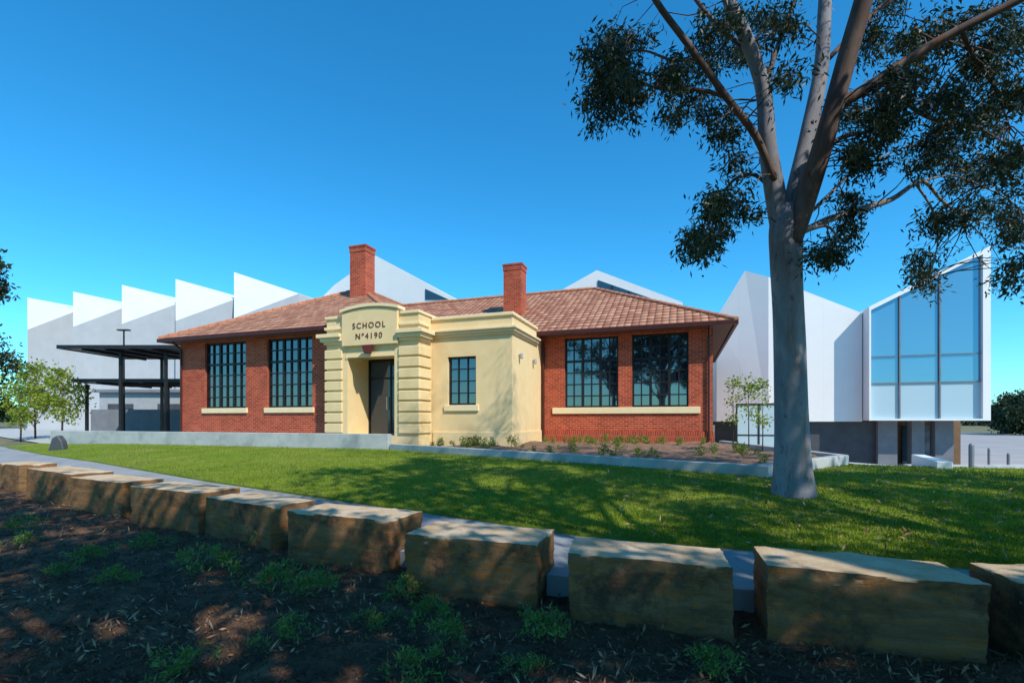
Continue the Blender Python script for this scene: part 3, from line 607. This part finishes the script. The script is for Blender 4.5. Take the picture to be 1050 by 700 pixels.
# ------------------------------------------------------------------ trees
def bark_tube(mb,pts,k=5,n=12,wob=.08):
    q=spline(pts,k); mb.tube([c[:3] for c in q],[c[3] for c in q],n,True,wob)
    return q
base=Vector((4.06,7.0,.3)); ob=tuple(base)
gt=thing('gum_tree','tall smooth barked gum tree on the lawn with spreading limbs over the sky','tree',base)
def pp(l): 
    out=[]
    for px,py,Y,r in l: v=P(px,py,Y); out.append([v.x,v.y,v.z,r*.9])
    return out
lim=[]
def limb(name,l,n=12,k=5,m='bark'):
    mb=MB(ob); q=bark_tube(mb,pp(l),k,n); lim.extend(q); return mb.build(name,M_[m],gt,smooth=True)
limb('trunk',[(813,530,7,.42),(813,514,7,.36),(813,500,7,.31),(812,470,7,.265),(811,400,7,.24),(808,320,7,.228),(806,265,7,.23),(806,232,7,.24),(808,212,7,.17)],20,7)
for l,mm in [
 ([(803,250,7,.14),(795,200,7,.15),(787,150,6.95,.13),(782,90,6.9,.11),(765,40,6.8,.10),(747,0,6.7,.09),(735,-60,6.6,.07),(725,-130,6.5,.04)],'bark'),
 ([(808,240,7.1,.15),(815,200,7.15,.15),(828,140,7.25,.13),(842,70,7.4,.115),(846,0,7.6,.1),(850,-80,7.8,.08),(845,-160,8,.04)],'bark'),
 ([(812,250,6.9,.13),(826,205,6.8,.15),(846,140,6.6,.14),(868,60,6.4,.13),(888,-10,6.2,.12),(905,-90,6,.09),(930,-170,5.9,.05)],'limbbark'),
 ([(858,108,6.5,.07),(890,90,6.45,.08),(930,62,6.4,.07),(985,30,6.2,.06),(1045,0,6,.055),(1100,-30,5.8,.04)],'limbbark'),
 ([(822,238,7.1,.05),(850,225,7.3,.06),(885,214,7.5,.055),(915,204,7.6,.045),(945,186,7.8,.035),(965,205,7.9,.025),(990,225,8,.02)],'bark'),
 ([(794,185,6.9,.05),(775,140,6.7,.055),(745,100,6.5,.05),(705,45,6.3,.045),(672,0,6.1,.04),(640,-60,6,.03)],'limbbark'),
 ([(745,100,6.5,.03),(715,92,6.5,.025),(680,92,6.6,.02),(645,82,6.7,.015),(610,85,6.8,.01)],'limbbark'),
 ([(718,60,6.35,.025),(690,62,6.4,.02),(660,52,6.5,.014),(630,55,6.6,.008)],'limbbark'),
 ([(800,205,7.1,.03),(775,180,7.2,.03),(752,185,7.3,.025),(735,210,7.4,.018),(722,240,7.5,.01)],'limbbark'),
 ([(905,80,6.5,.03),(935,110,6.9,.035),(965,125,7.2,.03),(1000,130,7.5,.02),(1035,150,7.7,.012)],'limbbark'),
 ([(822,225,7.3,.03),(845,205,7.8,.035),(870,180,8.2,.03),(895,165,8.6,.02),(930,150,8.9,.012)],'bark'),
 ([(945,186,7.8,.02),(975,180,8,.02),(1005,190,8.2,.015),(1035,205,8.3,.01)],'bark'),
 ([(940,190,7.7,.02),(956,215,7.6,.018),(962,245,7.5,.014),(953,285,7.5,.008)],'bark'),
 ([(830,236,7.2,.025),(848,232,7.1,.02),(858,245,7.0,.014),(852,262,7.0,.008)],'bark'),
 ([(838,160,6.9,.04),(865,140,7.3,.035),(900,132,7.7,.03),(930,105,8.0,.022),(960,98,8.3,.014)],'limbbark'),
 ([(985,30,6.2,.03),(1000,60,6.5,.025),(1020,90,6.8,.02),(1035,130,7.0,.012)],'limbbark'),
 ([(800,215,7.2,.05),(780,120,7.8,.05),(800,40,8.3,.045),(825,-30,8.7,.03),(830,-100,9,.02)],'limbbark'),
 ([(850,60,7.4,.04),(900,10,7.8,.04),(960,-30,8,.03),(1010,-70,8.2,.02)],'limbbark'),
 ([(775,60,6.9,.04),(730,20,7.2,.035),(700,-20,7.4,.03),(660,-80,7.6,.02)],'limbbark')]: limb('limb',l,m=mm)
REG=[(625,60,28,20,17),(618,100,20,20,14),(650,95,22,18,10),(640,45,22,10,8),(690,75,18,14,9),(715,105,16,16,9),(728,60,18,16,9),(690,120,14,10,5),(740,25,24,14,8),(740,130,10,14,5),
 (752,185,10,20,6),(735,215,11,12,7),(716,250,12,12,10),(738,240,10,10,5),(768,212,8,9,3),(765,60,16,24,5),(790,20,24,14,8),(810,80,11,22,4),
 (850,258,17,8,9),(868,235,13,9,5),(880,205,16,9,5),(885,160,20,15,10),(870,120,12,14,6),(905,130,16,16,9),(925,95,24,20,14),(940,55,26,18,13),
 (900,40,18,18,9),(950,150,24,18,13),(985,175,22,13,11),(975,110,22,18,13),(1010,120,24,22,15),(1030,170,18,24,14),(1005,215,20,12,9),(1038,230,10,22,9),(960,225,13,9,5),
 (950,272,13,16,9),(1010,60,22,18,11),(1040,90,16,22,10),(1040,30,16,16,8),(1042,275,8,11,4),(990,20,28,14,10),(1025,285,6,7,2),(905,5,24,11,6)]
cl=[]; tw=MB(ob); LP=np.array([c[:3] for c in lim]); rd=random.Random(4)
def addclump(v,r,n,twr=.011):
    cl.append((v.x-ob[0],v.y-ob[1],v.z-ob[2],r,n))
    dd_=((LP-np.array(v))**2).sum(1); i=int(np.argmin(dd_)); q=Vector(lim[i][:3]); dl=(q-v).length
    if dl<2.2:
        m1=q.lerp(v,.35)+Vector((rd.uniform(-.12,.12),rd.uniform(-.12,.12),rd.uniform(.05,.2)))*min(1,dl)
        m2=q.lerp(v,.72)+Vector((rd.uniform(-.12,.12),rd.uniform(-.12,.12),rd.uniform(.0,.2)))*min(1,dl)
        tw.tube([q,m1,m2,v+Vector((0,0,.08))],[min(twr*1.1,lim[i][3]),twr*.8,twr*.5,.003],5,False)
for px,py,rx,ry,n in REG:
    Y0=6.2+2.0*rd.random() if px<800 else 6.4+2.4*rd.random()
    for k in range(n):
        x=px+rd.gauss(0,rx*.62); y=py+rd.gauss(0,ry*.62); Y=Y0+rd.gauss(0,.45)
        addclump(P(x,y,Y),rd.uniform(.13,.26),rd.randint(70,140))
for k in range(170):      # crown above the frame
    a=rd.uniform(0,6.28); rr_=rd.uniform(.3,3.9); z=rd.uniform(8.6,12.5)
    v=Vector((4.6+rr_*math.cos(a),7.4+rr_*.9*math.sin(a),z))
    if v.z<1.5+.867*v.y+.5: continue
    addclump(v,rd.uniform(.35,.6),rd.randint(80,120),.015)
tw.build('twigs',M_['twig'],gt,smooth=True)
quads('crown',leaf_geo(cl,(.07,.13),.0145,(0,0,-1),.45,.9),M_['gum'],gt)

def tree(name,label,cat,x,y,z0,h,cr,ch,ncl,lpc,L,Wd,m,group=None,r=.1,low=.35,clr=.3,mean=(0,0,-1),k=.2,seed=1,bark='twig',flt=None):
    rd=random.Random(seed); rg=np.random.default_rng(seed); t_=thing(name,label,cat,(x,y,z0),0,group)
    mb=MB(); mb.tube([(0,0,-.1),(.03*h*rd.uniform(-.5,.5),0,h*.4),(0,.02*h,h*.85)],[r,r*.75,r*.2],8,True,.1)
    cs=[]; i=0; tries=0
    while i<ncl and tries<ncl*14:
        tries+=1
        u=rd.random(); th=rd.uniform(0,6.28); zz=low*h+(h-low*h)*u; w_=math.sin(math.pi*min(.97,.12+.85*u))**.7
        rr=cr*w_*math.sqrt(rd.random())*rd.uniform(.75,1.1)
        p=(rr*math.cos(th),rr*math.sin(th),zz)
        if flt and not flt(x+p[0],y+p[1],z0+p[2],rd): continue
        cs.append((*p,clr*rd.uniform(.7,1.3),lpc)); i+=1
        if i%3==0: mb.tube([(0,0,max(.1*h,zz-rr*.8-.05*h)),(p[0]*.55,p[1]*.55,zz-.15*rr),p],[r*.3,r*.18,r*.05],5,False)
    mb.build('trunk',M_[bark],t_,smooth=True)
    quads('crown',leaf_geo(cs,L,Wd,mean,k,.8,rg),M_[m],t_); return t_
kx_,ky_=S.x/S.z,S.y/S.z
def flt(x,y,z,rd):       # crown kept out of view, shaped so its shadow darkens block fronts, not tops
    if z<2.2+.867*max(y,0)+.6: return False
    gx,gy=x-kx_*z,y-ky_*z; e=gy-(float(Cx(gx))-.42)
    if e>0: return rd.random()<.04
    if e>-.55: return True
    return noise.noise(Vector((gx*.9,gy*1.3,4)))<.0      # crown gaps placed to let sun patches onto the mulch
def flt2(x,y,z,rd):  # crown shaped so its shadow dapples the lawn behind the blocks
    gx,gy=x-kx_*z,y-ky_*z
    return z>2.2+.867*max(y,0)+.6 and gy>float(Cx(gx))+.9 and noise.noise(Vector((gx*.6,gy*1.1,2)))<.10
for x,y,h,cr,sd_,l in [(7.2,-3.2,11,4.8,5,'unseen gum tree right of the viewpoint, crown shaped to shade the mulch'),(2.4,-3.0,10.5,4.6,8,'unseen gum tree behind the viewpoint, crown shaped to shade the stone blocks'),
  (-2.4,-2.2,11.5,5.0,9,'unseen gum tree left of the viewpoint, crown shaped to shade the left mulch'),(-6.2,-.9,12.5,5.0,10,'unseen gum tree furthest left of the viewpoint, crown shaped to shade the left blocks')]:
    tree('gum_tree',l,'tree',x,y,0,h,cr,6,175,60,(.16,.30),.055,'shade',None,.28,.42,.45,k=.4,seed=sd_,bark='bark',flt=flt)  # unseen trees, crowns shaped to shade the mulch and block fronts
tree('gum_tree','unseen gum tree outside the right picture edge, crown shaped to dapple the lawn','tree',12.5,.6,.2,11.5,4.4,6,60,60,(.16,.30),.055,'shade',None,.28,.5,.55,k=.4,seed=12,bark='bark',flt=flt2)  # unseen trees from here on added to cast shadows on the lawn
tree('gum_tree','nearer unseen gum tree outside the right edge, crown shaped to shadow the lawn','tree',9.2,-.9,.1,12,4.6,6,75,70,(.16,.30),.055,'shade',None,.24,.45,.5,k=.4,seed=14,bark='bark',flt=flt2)
tree('gum_tree','tallest unseen gum tree beside the viewpoint, crown shaped to shadow the middle lawn','tree',5.6,-.7,.0,13.5,4.8,6,85,75,(.16,.30),.055,'shade',None,.24,.5,.5,k=.4,seed=15,bark='bark',flt=flt2)
# left background
tree('young_tree','pale green young tree at the far left edge before the white hall','tree',-26.6,27,.4,4.1,1.3,3,60,34,(.12,.22),.055,'young','young trees left of the school',.05,.3,.45,seed=21)
tree('young_tree','pale green young tree just left of the black canopy posts','tree',-24.2,26,.4,3.7,1.1,3,44,32,(.12,.22),.055,'young','young trees left of the school',.05,.3,.4,seed=22)
tree('young_tree','small sparse young tree between the two pale green ones','tree',-25.6,25.2,.4,2.9,.7,3,24,26,(.12,.2),.05,'young','young trees left of the school',.04,.3,.35,seed=23)
tree('dark_tree','tall dark tree cut by the left picture edge','tree',-52.4,47,.4,18,2.4,10,70,50,(.35,.7),.12,'dist',None,.35,.72,.9,seed=24)
tree('dark_tree','lower dark tree behind the left end of the white hall','tree',-63.0,57,.4,12,4.2,10,110,60,(.35,.7),.12,'dist',None,.3,.15,1.0,seed=25)
# right background
for i,(px,Y,h,cr,l) in enumerate([(1036,85,6.4,3.2,'rounded dark tree beyond the car park, left of the pair'),(1056,78,7,4,'rounded dark tree beyond the car park, cut by the picture edge')]):
    x=(px-CX)/F*Y; tree('far_tree',l,'tree',x,Y,-1.1,h,cr,5,110,50,(.4,.7),.14,'dist','trees beyond the car park',.3,.1,1.1,seed=30+i)
cs=[]
for k in range(500):
    x=random.uniform(-400,420); y=random.uniform(190,230); cs.append((x,y,random.uniform(0,5),6,50))
tag(quads('tree_belt',leaf_geo(cs,(1.5,3),.7,(0,0,1),.1,.5),M_['dist']),'far off belt of dark trees along the horizon','trees',kind='stuff')
for i,(px,Y,h,l) in enumerate([(752,14.5,2.1,'left of three thin saplings in the bed beside the gum trunk'),(768,13.2,2.2,'middle of three thin saplings in the bed beside the gum trunk'),(782,13.8,2.0,'right of three thin saplings, nearest the gum trunk')]):
    tree('sapling',l,'sapling',(px-CX)/F*Y,Y,.6,h,.3,1,20,14,(.07,.12),.026,'young','thin saplings in the school garden bed',.018,.35,.18,seed=40+i)
for i,(px,Y,l) in enumerate([(996,13,'grey steel bollard nearest, beside the small white wall at right'),(1034,22,'grey steel bollard on the paving close to the right edge'),(1014,26,'middle grey steel bollard of the three further ones'),(998,30,'furthest grey steel bollard, next to the white wing')]):
    x=(px-CX)/F*Y; z=float(gz(x,Y)); mb=MB(); mb.tube([(0,0,0),(0,0,.95),(0,0,1.0)],[.06,.06,.03],12)
    o=mb.build('bollard',M_['grey'],None,smooth=False); o.location=(x,Y,z-.02); tag(o,l,'bollard','bollards')
# ------------------------------------------------------------------ small plants
def plant_mesh(seed,kind):
    rg=np.random.default_rng(seed); rd=random.Random(seed)
    if kind=='cover':
        cs=[]
        for i in range(18):
            a=rd.uniform(0,6.28); r=abs(rd.gauss(0,.13)); cs.append((r*math.cos(a),r*math.sin(a),.03+.14*rd.random()*(1-r*2),.05,24))
        return leaf_geo(cs,(.025,.055),.006,(0,0,1),.35,.8,rg)
    cs=[]
    for i in range(10):
        a=rd.uniform(0,6.28); r=abs(rd.gauss(0,.12)); cs.append((r*math.cos(a),r*math.sin(a),.05+.3*rd.random(),.09,14))
    return leaf_geo(cs,(.06,.13),.016,(0,0,1),.45,.9,rg)
def mesh_only(v,name,m):
    o=quads(name,v,m); me=o.data; bpy.data.objects.remove(o); return me
cov=[mesh_only(plant_mesh(100+i,'cover'),'groundcover_plant',M_['green']) for i in range(5)]
shr=[mesh_only(plant_mesh(200+i,'shrub'),'garden_shrub',M_['shrub']) for i in range(4)]
GP=[(15,545,1.2,'below the second block from left'),(28,558,.9,'nearest the left picture edge'),(92,575,1.1,'left of the pair below the fourth block'),(150,560,1.1,'close under the fourth block'),(118,600,1.0,'in open mulch below the third block'),
(222,585,1.6,'largest one below the fifth block'),(278,605,1.3,'between the fifth and sixth blocks'),(318,615,1.3,'in open mulch below the sixth block'),(265,560,1.0,'against the foot of the fifth block'),(415,610,1.0,'by the left foot of the middle block'),
(440,635,1.0,'in open mulch below the middle block'),(462,660,.9,'small one low in the centre left'),(560,655,1.2,'below the gap left of the eighth block'),(190,690,.9,'cut by the bottom edge at left'),(425,690,1.0,'cut by the bottom edge left of centre'),
(290,660,.9,'alone in open mulch at lower left'),(730,690,1.0,'at the bottom below the two right blocks'),(60,590,.8,'small one in the mulch at left'),(380,640,.8,'small one between twigs left of centre'),(540,690,.7,'tiny one at the bottom centre')]
for i,(px,py,s,l) in enumerate(GP):
    Y=CH/((py-HZ)/F); x=(px-CX)/F*Y
    o=bpy.data.objects.new('groundcover_plant',cov[i%5]); C.objects.link(o); o.location=(x,Y,float(mz([x],[Y])[0])); o.scale=(s,s,s); o.rotation_euler=(0,0,i*1.7)
    tag(o,'low green groundcover plant in mulch, '+l,'plant','groundcover plants in the mulch')
rd=random.Random(9)
for i in range(85):
    if i<50: a=rd.uniform(-1.0,6.4) ; q=W(a,(3.0 if a>.3 else -.6)-rd.uniform(.1,1.8)); 
    else:
        x=rd.uniform(-3,7); q=Vector((x,float(np.interp(x,[-4.05,4.42,7.4],[16.05,8.45,10.72]))+rd.uniform(.5,3.5),0))
    if q.y>float(ybed(q.x))-.3: continue
    o=bpy.data.objects.new('garden_shrub',shr[i%4]); C.objects.link(o); s=rd.uniform(.4,.95); o.location=(q.x,q.y,.6); o.scale=(s,s,s); o.rotation_euler=(0,0,rd.uniform(0,6))
    tag(o,'small newly planted shrub in the mulched garden bed before the school','shrub','newly planted shrubs in the school garden bed')
print('faces',sum(len(o.data.polygons) for o in bpy.data.objects if o.type=='MESH'))
